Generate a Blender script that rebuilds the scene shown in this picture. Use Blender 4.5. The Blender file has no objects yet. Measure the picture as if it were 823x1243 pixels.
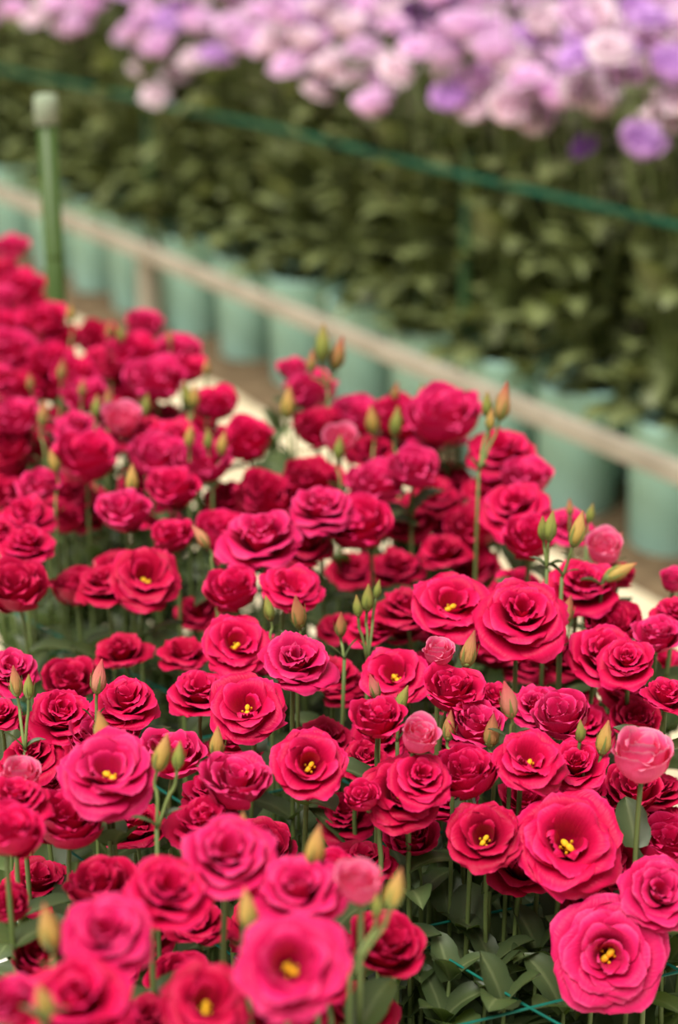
import bpy, math, random
from mathutils import Vector, Matrix, noise
rng = random.Random(7)

# ------------------------------------------------------------------ camera
SC = bpy.context.scene
COL = SC.collection
FPX = 2400.0
PITCH = math.atan(966 / FPX)
CAM_H = 1.47
cam = bpy.data.cameras.new('camera')
cam.sensor_fit = 'HORIZONTAL'
cam.sensor_width = 24.0
cam.lens = 24.0 * FPX / 823.0
cam.clip_start = 0.05
cam.dof.use_dof = True
cam.dof.focus_distance = 1.51
cam.dof.aperture_fstop = 3.4
camo = bpy.data.objects.new('camera', cam)
camo.location = (0, 0, CAM_H)
camo.rotation_euler = (math.pi / 2 - PITCH, 0, 0)
COL.objects.link(camo)
SC.camera = camo

# ------------------------------------------------------------------ light
world = bpy.data.worlds.new('greenhouse_light')
SC.world = world
world.use_nodes = True
bg = world.node_tree.nodes['Background']
bg.inputs[0].default_value = (1.0, 0.965, 0.90, 1)
bg.inputs[1].default_value = 0.26
sun = bpy.data.lights.new('sun', 'SUN')
sun.energy = 3.7
sun.angle = math.radians(36)
sun.color = (1.0, 0.95, 0.87)
suno = bpy.data.objects.new('sun', sun)
suno.rotation_euler = (math.radians(24), math.radians(-14), 0)
COL.objects.link(suno)
vs = SC.view_settings
vs.view_transform = 'Standard'
vs.look = 'None'
vs.gamma = 1
vs.use_curve_mapping = False
vs.exposure = 0.60

# ------------------------------------------------------------------ helpers
def ray(px, py):
    a = (px - 411.5) / FPX
    b = (py - 621.5) / FPX
    return Vector((a, math.cos(PITCH) - b * math.sin(PITCH), -math.sin(PITCH) - b * math.cos(PITCH)))

def at(px, py, z):
    """point of the horizontal plane z seen at a pixel, and its depth"""
    d = ray(px, py)
    t = (z - CAM_H) / d.z
    return Vector((0, 0, CAM_H)) + d * t, t

def at_depth(px, py, t):
    return Vector((0, 0, CAM_H)) + ray(px, py) * t

def mesh(name, verts, faces, mat=None, uv=None, smooth=True):
    me = bpy.data.meshes.new(name)
    me.from_pydata([tuple(v) for v in verts], [], faces)
    if uv:
        l = me.uv_layers.new(name='UVMap')
        buf = []
        for lp in me.loops:
            buf += uv[lp.vertex_index]
        l.data.foreach_set('uv', buf)
    if smooth:
        me.polygons.foreach_set('use_smooth', [True] * len(me.polygons))
    if mat:
        me.materials.append(mat)
    me.update()
    return me

def link(name, me, parent=None, M=None):
    o = bpy.data.objects.new(name, me)
    COL.objects.link(o)
    if parent is not None:
        o.parent = parent
    if M is not None:
        o.matrix_basis = M
    return o

def thing(name, label, cat, loc, group=None):
    o = bpy.data.objects.new(name, None)
    o.empty_display_size = 0.02
    COL.objects.link(o)
    o.location = loc
    tag(o, label, cat, group)
    return o

def tag(o, label, cat, group=None):
    o['label'] = label
    o['category'] = cat
    if group:
        o['group'] = group

def spline(P, n):
    """Catmull-Rom through P, n samples"""
    P = [Vector(p) for p in P]
    Q = [P[0] * 2 - P[1]] + P + [P[-1] * 2 - P[-2]]
    out = []
    m = len(P) - 1
    for i in range(n):
        s = i / (n - 1) * m
        k = min(int(s), m - 1)
        t = s - k
        a, b, c, d = Q[k:k + 4]
        out.append(0.5 * ((2 * b) + (c - a) * t + (2 * a - 5 * b + 4 * c - d) * t * t + (3 * b - a - 3 * c + d) * t ** 3))
    return out

def tube_geo(pts, radii, n=6, V=None, F=None, U=None):
    V = [] if V is None else V
    F = [] if F is None else F
    b0 = len(V)
    up = Vector((0.3, 1, 0.1)).normalized()
    for i, p in enumerate(pts):
        d = (pts[min(i + 1, len(pts) - 1)] - pts[max(i - 1, 0)]).normalized()
        s = d.cross(up)
        s = s.normalized() if s.length > 1e-5 else Vector((1, 0, 0))
        t = d.cross(s)
        r = radii[i] if isinstance(radii, (list, tuple)) else radii
        for k in range(n):
            a = 2 * math.pi * k / n
            V.append(p + s * (r * math.cos(a)) + t * (r * math.sin(a)))
            if U is not None:
                U.append((k / n, i / (len(pts) - 1)))
    for i in range(len(pts) - 1):
        for k in range(n):
            a = b0 + i * n + k
            b = b0 + i * n + (k + 1) % n
            F.append((a, b, b + n, a + n))
    F.append(tuple(b0 + k for k in reversed(range(n))))
    F.append(tuple(b0 + (len(pts) - 1) * n + k for k in range(n)))
    return V, F

def revolve(prof, n, V=None, F=None, wob=None, U=None):
    V = [] if V is None else V
    F = [] if F is None else F
    b0 = len(V)
    m = len(prof)
    for i, (r, z) in enumerate(prof):
        for k in range(n):
            a = 2 * math.pi * k / n
            rr = r * (wob(a, i / (m - 1)) if wob else 1)
            V.append(Vector((rr * math.cos(a), rr * math.sin(a), z)))
            if U is not None:
                U.append((k / n, i / (m - 1)))
    for i in range(m - 1):
        for k in range(n):
            a = b0 + i * n + k
            b = b0 + i * n + (k + 1) % n
            F.append((a, b, b + n, a + n))
    return V, F

def box_geo(cx, cy, cz, sx, sy, sz, V, F):
    b = len(V)
    for dz in (-1, 1):
        for dx, dy in ((-1, -1), (1, -1), (1, 1), (-1, 1)):
            V.append(Vector((cx + dx * sx / 2, cy + dy * sy / 2, cz + dz * sz / 2)))
    for f in ((3, 2, 1, 0), (4, 5, 6, 7), (0, 1, 5, 4), (1, 2, 6, 5), (2, 3, 7, 6), (3, 0, 4, 7)):
        F.append(tuple(b + i for i in f))

# ------------------------------------------------------------------ materials
def nodes(name):
    m = bpy.data.materials.new(name)
    m.use_nodes = True
    nt = m.node_tree
    return m, nt, nt.nodes['Principled BSDF'], nt.nodes['Material Output']

def uv_ramp(nt, stops, axis='Y', wig=0.0):
    uv = nt.nodes.new('ShaderNodeUVMap')
    sep = nt.nodes.new('ShaderNodeSeparateXYZ')
    nt.links.new(uv.outputs[0], sep.inputs[0])
    src = sep.outputs[axis]
    if wig:
        mp = nt.nodes.new('ShaderNodeMapping')
        mp.inputs['Scale'].default_value = (16, 2.0, 1)
        nt.links.new(uv.outputs[0], mp.inputs[0])
        nz = nt.nodes.new('ShaderNodeTexNoise')
        nz.inputs['Scale'].default_value = 2.0
        nt.links.new(mp.outputs[0], nz.inputs['Vector'])
        ma = nt.nodes.new('ShaderNodeMath')
        ma.operation = 'MULTIPLY_ADD'
        ma.inputs[1].default_value = wig
        nt.links.new(nz.outputs[0], ma.inputs[0])
        nt.links.new(src, ma.inputs[2])
        sb = nt.nodes.new('ShaderNodeMath')
        sb.operation = 'SUBTRACT'
        sb.inputs[1].default_value = wig * 0.5
        nt.links.new(ma.outputs[0], sb.inputs[0])
        src = sb.outputs[0]
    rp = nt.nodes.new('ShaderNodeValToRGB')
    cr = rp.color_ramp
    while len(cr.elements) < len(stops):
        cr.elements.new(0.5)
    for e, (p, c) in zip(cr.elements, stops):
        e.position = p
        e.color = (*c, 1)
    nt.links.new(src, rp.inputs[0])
    return rp.outputs[0]

def thin(name, stops, rough=0.5, trans=0.25, tcol=None, sheen=0.0, sheen_tint=(1, 1, 1), spec=0.3, wig=0.12, var=0.0, axis='Y', bump=0.0):
    m, nt, p, out = nodes(name)
    col = uv_ramp(nt, stops, axis, wig)
    if var:
        oi = nt.nodes.new('ShaderNodeObjectInfo')
        hs = nt.nodes.new('ShaderNodeHueSaturation')
        mr = nt.nodes.new('ShaderNodeMapRange')
        mr.inputs['To Min'].default_value = 1 - var
        mr.inputs['To Max'].default_value = 1 + var
        nt.links.new(oi.outputs['Random'], mr.inputs['Value'])
        nt.links.new(mr.outputs[0], hs.inputs['Value'])
        nt.links.new(col, hs.inputs['Color'])
        col = hs.outputs[0]
    nt.links.new(col, p.inputs['Base Color'])
    p.inputs['Roughness'].default_value = rough
    p.inputs['Specular IOR Level'].default_value = spec
    p.inputs['Sheen Weight'].default_value = sheen
    p.inputs['Sheen Tint'].default_value = (*sheen_tint, 1)
    p.inputs['Sheen Roughness'].default_value = 0.5
    if bump:
        uv = nt.nodes.new('ShaderNodeUVMap')
        mp = nt.nodes.new('ShaderNodeMapping')
        mp.inputs['Scale'].default_value = (22, 2.5, 1)
        nz = nt.nodes.new('ShaderNodeTexNoise')
        nz.inputs['Scale'].default_value = 1.6
        bp = nt.nodes.new('ShaderNodeBump')
        bp.inputs['Strength'].default_value = bump
        bp.inputs['Distance'].default_value = 0.004
        nt.links.new(uv.outputs[0], mp.inputs[0])
        nt.links.new(mp.outputs[0], nz.inputs['Vector'])
        nt.links.new(nz.outputs[0], bp.inputs['Height'])
        nt.links.new(bp.outputs[0], p.inputs['Normal'])
    if trans:
        tr = nt.nodes.new('ShaderNodeBsdfTranslucent')
        if tcol:
            tr.inputs[0].default_value = (*tcol, 1)
        else:
            nt.links.new(col, tr.inputs[0])
        mx = nt.nodes.new('ShaderNodeMixShader')
        mx.inputs[0].default_value = trans
        nt.links.new(p.outputs[0], mx.inputs[1])
        nt.links.new(tr.outputs[0], mx.inputs[2])
        nt.links.new(mx.outputs[0], out.inputs[0])
    return m

def plain(name, c1, c2=None, scale=8, rough=0.6, spec=0.3, bump=0.0, detail=4, var=0.0):
    m, nt, p, out = nodes(name)
    p.inputs['Roughness'].default_value = rough
    p.inputs['Specular IOR Level'].default_value = spec
    p.inputs['Base Color'].default_value = (*c1, 1)
    if c2:
        tc = nt.nodes.new('ShaderNodeTexCoord')
        nz = nt.nodes.new('ShaderNodeTexNoise')
        nz.inputs['Scale'].default_value = scale
        nz.inputs['Detail'].default_value = detail
        nt.links.new(tc.outputs['Object'], nz.inputs['Vector'])
        rp = nt.nodes.new('ShaderNodeValToRGB')
        rp.color_ramp.elements[0].position = 0.35
        rp.color_ramp.elements[1].position = 0.68
        rp.color_ramp.elements[0].color = (*c1, 1)
        rp.color_ramp.elements[1].color = (*c2, 1)
        nt.links.new(nz.outputs[0], rp.inputs[0])
        col = rp.outputs[0]
        if var:
            oi = nt.nodes.new('ShaderNodeObjectInfo')
            mr = nt.nodes.new('ShaderNodeMapRange')
            mr.inputs['To Min'].default_value = 1 - var
            mr.inputs['To Max'].default_value = 1 + var
            hs = nt.nodes.new('ShaderNodeHueSaturation')
            nt.links.new(oi.outputs['Random'], mr.inputs['Value'])
            nt.links.new(mr.outputs[0], hs.inputs['Value'])
            nt.links.new(col, hs.inputs['Color'])
            col = hs.outputs[0]
        nt.links.new(col, p.inputs['Base Color'])
        if bump:
            bp = nt.nodes.new('ShaderNodeBump')
            bp.inputs['Strength'].default_value = bump
            bp.inputs['Distance'].default_value = 0.01
            nt.links.new(nz.outputs[0], bp.inputs['Height'])
            nt.links.new(bp.outputs[0], p.inputs['Normal'])
    return m

PETAL = {
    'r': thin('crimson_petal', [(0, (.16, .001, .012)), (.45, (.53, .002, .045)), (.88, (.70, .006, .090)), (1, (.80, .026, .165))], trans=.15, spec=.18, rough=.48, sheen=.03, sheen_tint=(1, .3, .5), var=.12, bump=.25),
    'd': thin('deep_red_shaded_petal', [(0, (.13, .001, .010)), (.45, (.38, .0015, .028)), (.88, (.53, .004, .055)), (1, (.64, .014, .10))], trans=.15, spec=.18, rough=.48, sheen=.03, sheen_tint=(1, .3, .45), var=.12, bump=.25),  # deep red blooms; also the low ones, their shade put into the colour
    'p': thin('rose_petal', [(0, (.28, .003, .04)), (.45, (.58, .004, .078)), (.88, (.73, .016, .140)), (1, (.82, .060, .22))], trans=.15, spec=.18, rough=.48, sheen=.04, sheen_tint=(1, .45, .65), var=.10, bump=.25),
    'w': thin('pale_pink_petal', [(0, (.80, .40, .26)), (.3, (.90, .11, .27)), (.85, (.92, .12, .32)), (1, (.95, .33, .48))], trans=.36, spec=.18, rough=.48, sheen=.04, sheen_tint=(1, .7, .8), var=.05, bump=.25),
}
STEM = thin('green_stem', [(0, (.12, .17, .05)), (1, (.21, .27, .085))], trans=0, rough=.5, wig=.3)
LEAF = thin('glaucous_leaf', [(0, (.045, .072, .026)), (.42, (.075, .105, .040)), (.5, (.14, .175, .075)), (.58, (.075, .105, .040)), (1, (.045, .072, .026))], axis='X', trans=.18, tcol=(.16, .26, .03), rough=.45, spec=.45, var=.25, wig=.04)
CALYX = thin('green_calyx', [(0, (.16, .24, .06)), (1, (.24, .30, .08))], trans=.1, wig=.2)
STIGMA = plain('yellow_stigma', (.80, .42, .01), (.85, .55, .03), scale=60, rough=.6)
BUDM = {
    'tan': thin('tan_bud', [(0, (.20, .24, .05)), (.35, (.50, .30, .10)), (.75, (.50, .17, .09)), (1, (.42, .08, .06))], trans=.12, wig=.35, bump=.4),
    'pink': thin('pink_bud', [(0, (.40, .28, .10)), (.35, (.72, .30, .20)), (.75, (.72, .16, .16)), (1, (.66, .07, .10))], trans=.15, wig=.3, bump=.4),
    'green': thin('green_bud', [(0, (.16, .24, .05)), (.5, (.30, .33, .07)), (.85, (.38, .30, .08)), (1, (.40, .18, .06))], trans=.12, wig=.3, bump=.4),
    'yellow': thin('yellow_bud', [(0, (.30, .30, .06)), (.4, (.56, .38, .09)), (.8, (.60, .32, .11)), (1, (.50, .14, .08))], trans=.12, wig=.3, bump=.4),
    'peach': thin('peach_bud', [(0, (.56, .32, .10)), (.5, (.74, .36, .18)), (1, (.74, .22, .18))], trans=.15, wig=.3, bump=.4),
}
MULCH = plain('white_mulch_film', (.86, .82, .72), (.92, .89, .82), scale=14, rough=.5, bump=.2)
CONC = plain('cream_concrete', (.60, .50, .33), (.74, .64, .45), scale=5, rough=.85, bump=.1)
SOIL = plain('brown_soil', (.10, .065, .035), (.20, .135, .075), scale=18, rough=.95, bump=.6)
MOSS = plain('green_moss', (.05, .065, .012), (.11, .12, .03), scale=30, rough=.95, bump=.6)
POTM = plain('teal_plastic', (.36, .64, .56), (.42, .70, .62), scale=7, rough=.5, spec=.35, var=.10)
WOOD = plain('weathered_wood', (.29, .255, .20), (.40, .36, .29), scale=9, rough=.85, bump=.15)
STAKE = plain('green_plastic_stake', (.042, .086, .012), (.055, .105, .018), scale=10, rough=.45, spec=.4)
STAKE2 = plain('dark_green_stake', (.016, .055, .014), (.024, .07, .02), scale=10, rough=.5)
CAPM = plain('grey_green_cap', (.23, .29, .19), (.33, .38, .27), scale=40, rough=.6)
CORD = plain('teal_green_cord', (.0, .10, .072), (.0, .15, .11), scale=50, rough=.6)
BAND = plain('green_net_band', (.0, .06, .03), (.003, .085, .045), scale=50, rough=.6)

# ------------------------------------------------------------------ setting
E_DIR = Vector((0.573, -0.82, 0)).normalized()      # along both beds, coming towards the camera
E_NRM = Vector((-E_DIR.y, E_DIR.x, 0))              # away from the camera, across the path
ROT = math.atan2(E_DIR.y, E_DIR.x)
def bedpt(o, a, b, z=0.0):
    return o + E_DIR * a + E_NRM * b + Vector((0, 0, z))
RAIL0 = at(500, 440, .24)[0].copy(); RAIL0.z = 0     # a point under the rail
EDGE0 = Vector((0.17, 1.84, 0))                      # edge of the red bed

def plane_hit(x, y, b):
    """pixel onto the upright plane that runs along the rail, b behind it"""
    d = ray(x, y)
    o = Vector((0, 0, CAM_H))
    t = ((RAIL0 + E_NRM * b) - o).dot(E_NRM) / d.dot(E_NRM)
    return o + d * t, t
POSTA = (plane_hit(180, 345, .028)[0] - RAIL0).dot(E_DIR)

def slab(name, o, a0, a1, b0, b1, z0, z1, mat, bev=0.0):
    V, F = [], []
    P = [bedpt(o, a, b) for a, b in ((a0, b0), (a1, b0), (a1, b1), (a0, b1))]
    for z in (z0, z1):
        for p in P:
            V.append(Vector((p.x, p.y, z)))
    for f in ((3, 2, 1, 0), (4, 5, 6, 7), (0, 1, 5, 4), (1, 2, 6, 5), (2, 3, 7, 6), (3, 0, 4, 7)):
        F.append(f)
    return mesh(name, V, F, mat, smooth=False)

fl = link('floor', slab('floor', RAIL0, -7, 5, -7, 6, -.05, 0, CONC)); fl['kind'] = 'structure'

# white film under the red bed, softly rumpled
def film():
    V, F, n, m = [], [], 60, 30
    for i in range(n + 1):
        for j in range(m + 1):
            p = bedpt(EDGE0, -2.4 + 4.2 * i / n, .04 - 2.0 * j / m)
            z = .006 + .014 * (noise.noise(p * 6) + .6) * (0.2 if j in (0, m) or i in (0, n) else 1)
            V.append(Vector((p.x, p.y, max(z, .002))))
    for i in range(n):
        for j in range(m):
            a = i * (m + 1) + j
            F.append((a, a + 1, a + m + 2, a + m + 1))
    return mesh('mulch_film', V, F, MULCH)
o = link('mulch_film', film()); tag(o, 'white mulch film spread on the floor under the red flowers', 'ground sheet')
# soil strip at the foot of the pots
def strip(name, b0, b1, a0, a1, mat, h, seed):
    V, F, n, m = [], [], 90, 8
    for i in range(n + 1):
        for j in range(m + 1):
            a = a0 + (a1 - a0) * i / n
            e = .02 * noise.noise(Vector((a * 5, seed, 0)))
            p = bedpt(RAIL0, a, b0 + (b1 - b0) * j / m + (e if j == 0 else 0))
            z = h * (.55 + .5 * noise.noise(Vector((p.x * 20, p.y * 20, seed)))) * min(1, j / 2) + .001
            V.append(Vector((p.x, p.y, max(z, .001))))
    for i in range(n):
        for j in range(m):
            a = i * (m + 1) + j
            F.append((a, a + m + 1, a + m + 2, a + 1))
    return mesh(name, V, F, mat)
o = link('soil_strip', strip('soil_strip', -.03, 1.1, -3.6, 1.6, SOIL, .012, 3.1)); tag(o, 'brown soil strip along the foot of the teal pots', 'soil')

# wooden rail along the pots
RAILH = .24
def rail():
    t = thing('wooden_rail', 'long pale wooden rail running in front of the teal pots', 'rail', bedpt(RAIL0, 0, 0))
    Mr = Matrix.Rotation(ROT, 4, 'Z')
    def bevbox(sx, sy, sz, cx, cy, cz):
        V, F = [], []
        c = .004
        b = 0
        prof = [(-sy/2 + c, -sz/2), (sy/2 - c, -sz/2), (sy/2, -sz/2 + c), (sy/2, sz/2 - c), (sy/2 - c, sz/2), (-sy/2 + c, sz/2), (-sy/2, sz/2 - c), (-sy/2, -sz/2 + c)]
        for x in (-sx/2, sx/2):
            for y, z in prof:
                V.append(Vector((cx + x, cy + y, cz + z)))
        for k in range(8):
            F.append((k, (k + 1) % 8, 8 + (k + 1) % 8, 8 + k))
        F.append(tuple(reversed(range(8)))); F.append(tuple(range(8, 16)))
        return V, F
    V, F = bevbox(5.2, .022, .040, -1.0, 0, RAILH)
    link('rail_board', mesh('rail_board', V, F, WOOD, smooth=False), t, Mr)
    # posts: one where the photograph shows it, more beyond the frame
    a0 = POSTA
    for a in (a0,):
        V, F = bevbox(.05, .034, RAILH + .005, a, .028, (RAILH + .012) / 2)
        link('post', mesh('post', V, F, WOOD, smooth=False), t, Mr)
    return t
rail()

# ------------------------------------------------------------------ flower geometry
def petal_mesh(prof, W, lam, ruf, R, ang, mat, nu=9, nv=10, lean=0.0, tipw=.62):
    P = spline([(r, 0, z) for r, z in prof], nv)
    ph1, ph2, ph3 = R.uniform(0, 6.28), R.uniform(0, 6.28), R.uniform(0, 6.28)
    k1, k2 = R.uniform(2.2, 3.6), R.uniform(4.5, 7.5)
    asym = R.uniform(-.25, .25)
    V, F, U = [], [], []
    ca, sa = math.cos(ang), math.sin(ang)
    for i in range(nv):
        v = i / (nv - 1)
        for j in range(nu):
            u = -1 + 2 * j / (nu - 1)
            ve = v - .17 * abs(u) ** 2.4 * v ** 3 - .03 * v ** 4 * (.5 + .5 * math.sin(k2 * u + ph3))
            s = ve * (nv - 1)
            k = min(max(int(s), 0), nv - 2)
            p = P[k].lerp(P[k + 1], s - k)
            d = (P[k + 1] - P[k]).normalized()
            nrm = Vector((-d.z, 0, d.x))
            if v < .66:
                x = v / .66
                w = W * (.30 + .70 * (x * x * (3 - 2 * x)) ** .8)
            else:
                x = (v - .66) / .34
                w = W * (1 - (1 - tipw) * x ** 2.2)
            r = max(p.x, .02)
            Rr = max(r * lam, w * .62)
            t = u * w
            phi = t / Rr
            px = p.x - Rr * (1 - math.cos(phi))
            py = Rr * math.sin(phi)
            q = Vector((px, py, p.z))
            amp = ruf * v ** 2.2
            q += nrm * (amp * (math.sin(k1 * u + ph1) * (.35 + .65 * abs(u)) + .45 * math.sin(k2 * u + ph2) * abs(u + asym) + .28 * v ** 4 * math.sin(2.4 * k2 * u + ph3)))
            # side edges roll gently outward near the rim
            q -= nrm * (.30 * W * max(0, abs(u) - .62) * v ** 2)
            q.z += lean * u * w
            V.append(Vector((q.x * ca - q.y * sa, q.x * sa + q.y * ca, q.z)))
            U.append((j / (nu - 1), v))
    for i in range(nv - 1):
        for j in range(nu - 1):
            a = i * nu + j
            F.append((a, a + 1, a + nu + 1, a + nu))
    return mesh('petal', V, F, mat, U)

WH = {
 'o': [ (5, .345, 1.35, .034, [(.02, 0), (.14, .07), (.29, .185), (.42, .235), (.495, .185)]),
        (5, .315, 1.15, .034, [(.02, .02), (.12, .12), (.23, .265), (.345, .335), (.43, .300)]),
        (5, .26, 1.05, .034, [(.02, .03), (.10, .12), (.165, .28), (.24, .395), (.325, .405)]),
        (3, .17, 1.0, .034, [(.015, .04), (.075, .11), (.125, .25), (.155, .36), (.215, .39)]) ],
 'g': [ (5, .345, 1.35, .024, [(.02, 0), (.14, .06), (.30, .16), (.43, .20), (.505, .155)]),
        (6, .30, 1.2, .024, [(.02, .02), (.13, .10), (.25, .225), (.37, .28), (.44, .25)]),
        (6, .27, 1.1, .024, [(.02, .02), (.11, .11), (.20, .26), (.29, .34), (.365, .335)]),
        (5, .22, 1.0, .024, [(.02, .03), (.09, .12), (.15, .27), (.205, .375), (.27, .39)]),
        (4, .15, 1.0, .024, [(.015, .04), (.06, .12), (.095, .25), (.12, .35), (.16, .385)]) ],
 'f': [ (5, .35, 1.35, .032, [(.02, 0), (.15, .06), (.32, .165), (.45, .225), (.51, .165)]),
        (5, .32, 1.15, .034, [(.02, .02), (.14, .09), (.27, .24), (.37, .335), (.445, .310)]),
        (5, .27, 1.05, .034, [(.02, .03), (.11, .12), (.20, .30), (.275, .41), (.35, .415)]),
        (5, .21, 1.02, .034, [(.02, .04), (.08, .14), (.13, .31), (.175, .425), (.24, .455)]),
        (4, .15, 1.0, .032, [(.01, .05), (.04, .16), (.075, .32), (.095, .43), (.14, .465)]) ],
 'b': [ (5, .44, 1.03, .020, [(.03, 0), (.24, .06), (.42, .21), (.465, .38), (.505, .47)]),
        (5, .38, 1.02, .024, [(.03, .02), (.20, .10), (.35, .27), (.395, .44), (.44, .53)]),
        (5, .30, 1.0, .030, [(.02, .03), (.14, .13), (.26, .32), (.30, .48), (.345, .56)]),
        (4, .24, 1.0, .032, [(.02, .04), (.09, .15), (.17, .33), (.195, .49), (.235, .575)]),
        (3, .15, 1.0, .028, [(.01, .05), (.04, .18), (.08, .34), (.09, .47), (.12, .55)]) ],
 'c': [ (5, .38, 1.1, .030, [(.03, 0), (.20, .07), (.35, .22), (.42, .40), (.505, .45)]),
        (5, .34, 1.05, .032, [(.02, .02), (.17, .10), (.30, .28), (.355, .45), (.43, .52)]),
        (5, .27, 1.0, .034, [(.02, .03), (.12, .13), (.21, .32), (.255, .48), (.325, .55)]),
        (4, .20, 1.0, .034, [(.02, .04), (.07, .15), (.13, .33), (.155, .48), (.20, .56)]),
        (3, .12, 1.0, .028, [(.01, .05), (.03, .18), (.06, .34), (.07, .46), (.10, .53)]) ],
 't': [ (4, .46, 1.03, .024, [(.04, 0), (.25, .09), (.39, .31), (.40, .52), (.48, .655)]),
        (4, .40, 1.0, .028, [(.03, .02), (.19, .12), (.31, .34), (.32, .56), (.37, .69)]),
        (4, .30, 1.0, .034, [(.02, .04), (.13, .14), (.22, .36), (.22, .57), (.25, .70)]),
        (3, .20, 1.0, .024, [(.02, .05), (.07, .18), (.12, .38), (.12, .57), (.15, .69)]) ],
}
NVAR = {'b': 5, 'g': 1, 'o': 5, 'f': 5, 'c': 4, 't': 3}
MID = {'b': .29, 'g': .2, 'o': .21, 'f': .23, 'c': .30, 't': .36}
FLW = {}
def flower_set(kind, var, mk):
    key = (kind, var, mk)
    if key in FLW:
        return FLW[key]
    R = random.Random(hash((ord(kind), var)) & 0xffff)
    out = []
    for wi, (n, W, lam, ruf, prof) in enumerate(WH[kind]):
        off = R.uniform(0, 6.28)
        for k in range(n):
            s = R.uniform(.90, 1.08)
            op = R.gauss(0, .10 if kind in 'ofc' else .045)
            cu = R.gauss(0, .030)
            pr = []
            for i, (r, z) in enumerate(prof):
                f = (i / (len(prof) - 1))
                r2 = r * math.cos(op * f) + z * math.sin(op * f)
                z2 = z * math.cos(op * f) - r * math.sin(op * f)
                pr.append((r2 * (1 + (s - 1) * f), z2 * (1 + (s - 1) * f) + cu * f ** 3))
            ang = off + 2 * math.pi * (k + R.uniform(-.16, .16)) / n
            out.append(petal_mesh(pr, W * R.uniform(.9, 1.08), lam, ruf * R.uniform(.8, 1.9), R, ang, PETAL[mk], nu=11, lean=R.uniform(-.26, .26) * (.5 if kind in 'tg' else 1), tipw=.80 if kind == 't' else .62))
    FLW[key] = out
    return out

def calyx_mesh():
    V, F, U = [], [], []
    revolve([(.012, -.10), (.045, -.075), (.062, -.03), (.055, .02), (.03, .05)], 8, V, F, U=U)
    for k in range(5):
        a = 2 * math.pi * k / 5 + .3
        c, s = math.cos(a), math.sin(a)
        pts = [(.055, -.05), (.115, -.01), (.165, .07), (.185, .16)]
        ws = [.030, .024, .014, .003]
        b = len(V)
        for (r, z), w in zip(pts, ws):
            for t in (-w, w):
                V.append(Vector((r * c - t * s, r * s + t * c, z)))
                U.append((.5, .6))
        for i in range(3):
            F.append((b + 2*i, b + 2*i + 1, b + 2*i + 3, b + 2*i + 2))
    return mesh('calyx', V, F, CALYX, U)
CALYX_ME = calyx_mesh()

def stigma_mesh():
    V, F = [], []
    tube_geo([Vector((0, 0, .03)), Vector((.004, 0, .12)), Vector((0, .004, .175))], [.022, .02, .016], 6, V, F)
    # two-lobed stigma
    for sx in (-1, 1):
        b = len(V)
        prof = [(.002, -.03), (.028, -.018), (.038, 0), (.030, .016), (.002, .026)]
        revolve(prof, 8, V, F)
        for v in V[b:]:
            v.x = v.x * 1.15 + sx * .030
            v.y *= .8
            v.z += .185 + .01 * sx
    # stamens
    R = random.Random(3)
    for k in range(5):
        a = 6.283 * k / 5 + .4
        e = Vector((.058 * math.cos(a), .058 * math.sin(a), .155 + R.uniform(-.02, .02)))
        tube_geo([Vector((.02 * math.cos(a), .02 * math.sin(a), .04)), e * .6 + Vector((0, 0, .03)), e], [.006, .005, .005], 4, V, F)
        b = len(V)
        revolve([(.001, -.028), (.013, -.015), (.014, .012), (.001, .026)], 6, V, F)
        for v in V[b:]:
            v += e
    return mesh('stigma', V, F, STIGMA)
STIGMA_ME = stigma_mesh()

CTUBE = {}
def tube_mesh(mk):
    # the short fused tube the petals spring from
    if mk not in CTUBE:
        V, F, U = [], [], []
        revolve([(.012, -.035), (.034, -.01), (.044, .03), (.050, .065), (.040, .06), (.03, .02)], 10, V, F, U=U)
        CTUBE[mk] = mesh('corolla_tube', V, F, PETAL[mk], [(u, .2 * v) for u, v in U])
    return CTUBE[mk]

def leaf_mesh(R, nu=5, nv=8, wid=.24, curl=.35, fold=.35):
    """unit length leaf along +X, base at the origin"""
    V, F, U = [], [], []
    tw = R.uniform(-.3, .3)
    x = z = 0
    ang = R.uniform(.1, .35)
    for i in range(nv):
        v = i / (nv - 1)
        w = wid * (.42 + .58 * math.sin(math.pi * min(1, v * 1.25 + .12) ** .9) if v < .55 else 1.0 * (1 - ((v - .42) / .60) ** 2) ** .75 if v < 1 else .02)
        w = max(w, .006)
        for j in range(nu):
            u = -1 + 2 * j / (nu - 1)
            yy = u * w
            zz = z + abs(u) * w * fold + tw * u * w * v + .02 * math.sin(5 * v + 3 * u + tw * 9)
            V.append(Vector((x, yy, zz)))
            U.append((j / (nu - 1), v))
        x += math.cos(ang) / (nv - 1)
        z += math.sin(ang) / (nv - 1)
        ang -= curl * 1.6 / (nv - 1) * R.uniform(.7, 1.3)
    for i in range(nv - 1):
        for j in range(nu - 1):
            a = i * nu + j
            F.append((a, a + nu, a + nu + 1, a + 1))
    return mesh('leaf', V, F, LEAF, U)
LEAVES = [leaf_mesh(random.Random(40 + k), wid=.20 + .025 * k, curl=.3 + .14 * (k % 4), fold=.25 + .1 * (k % 3)) for k in range(6)]

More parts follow.
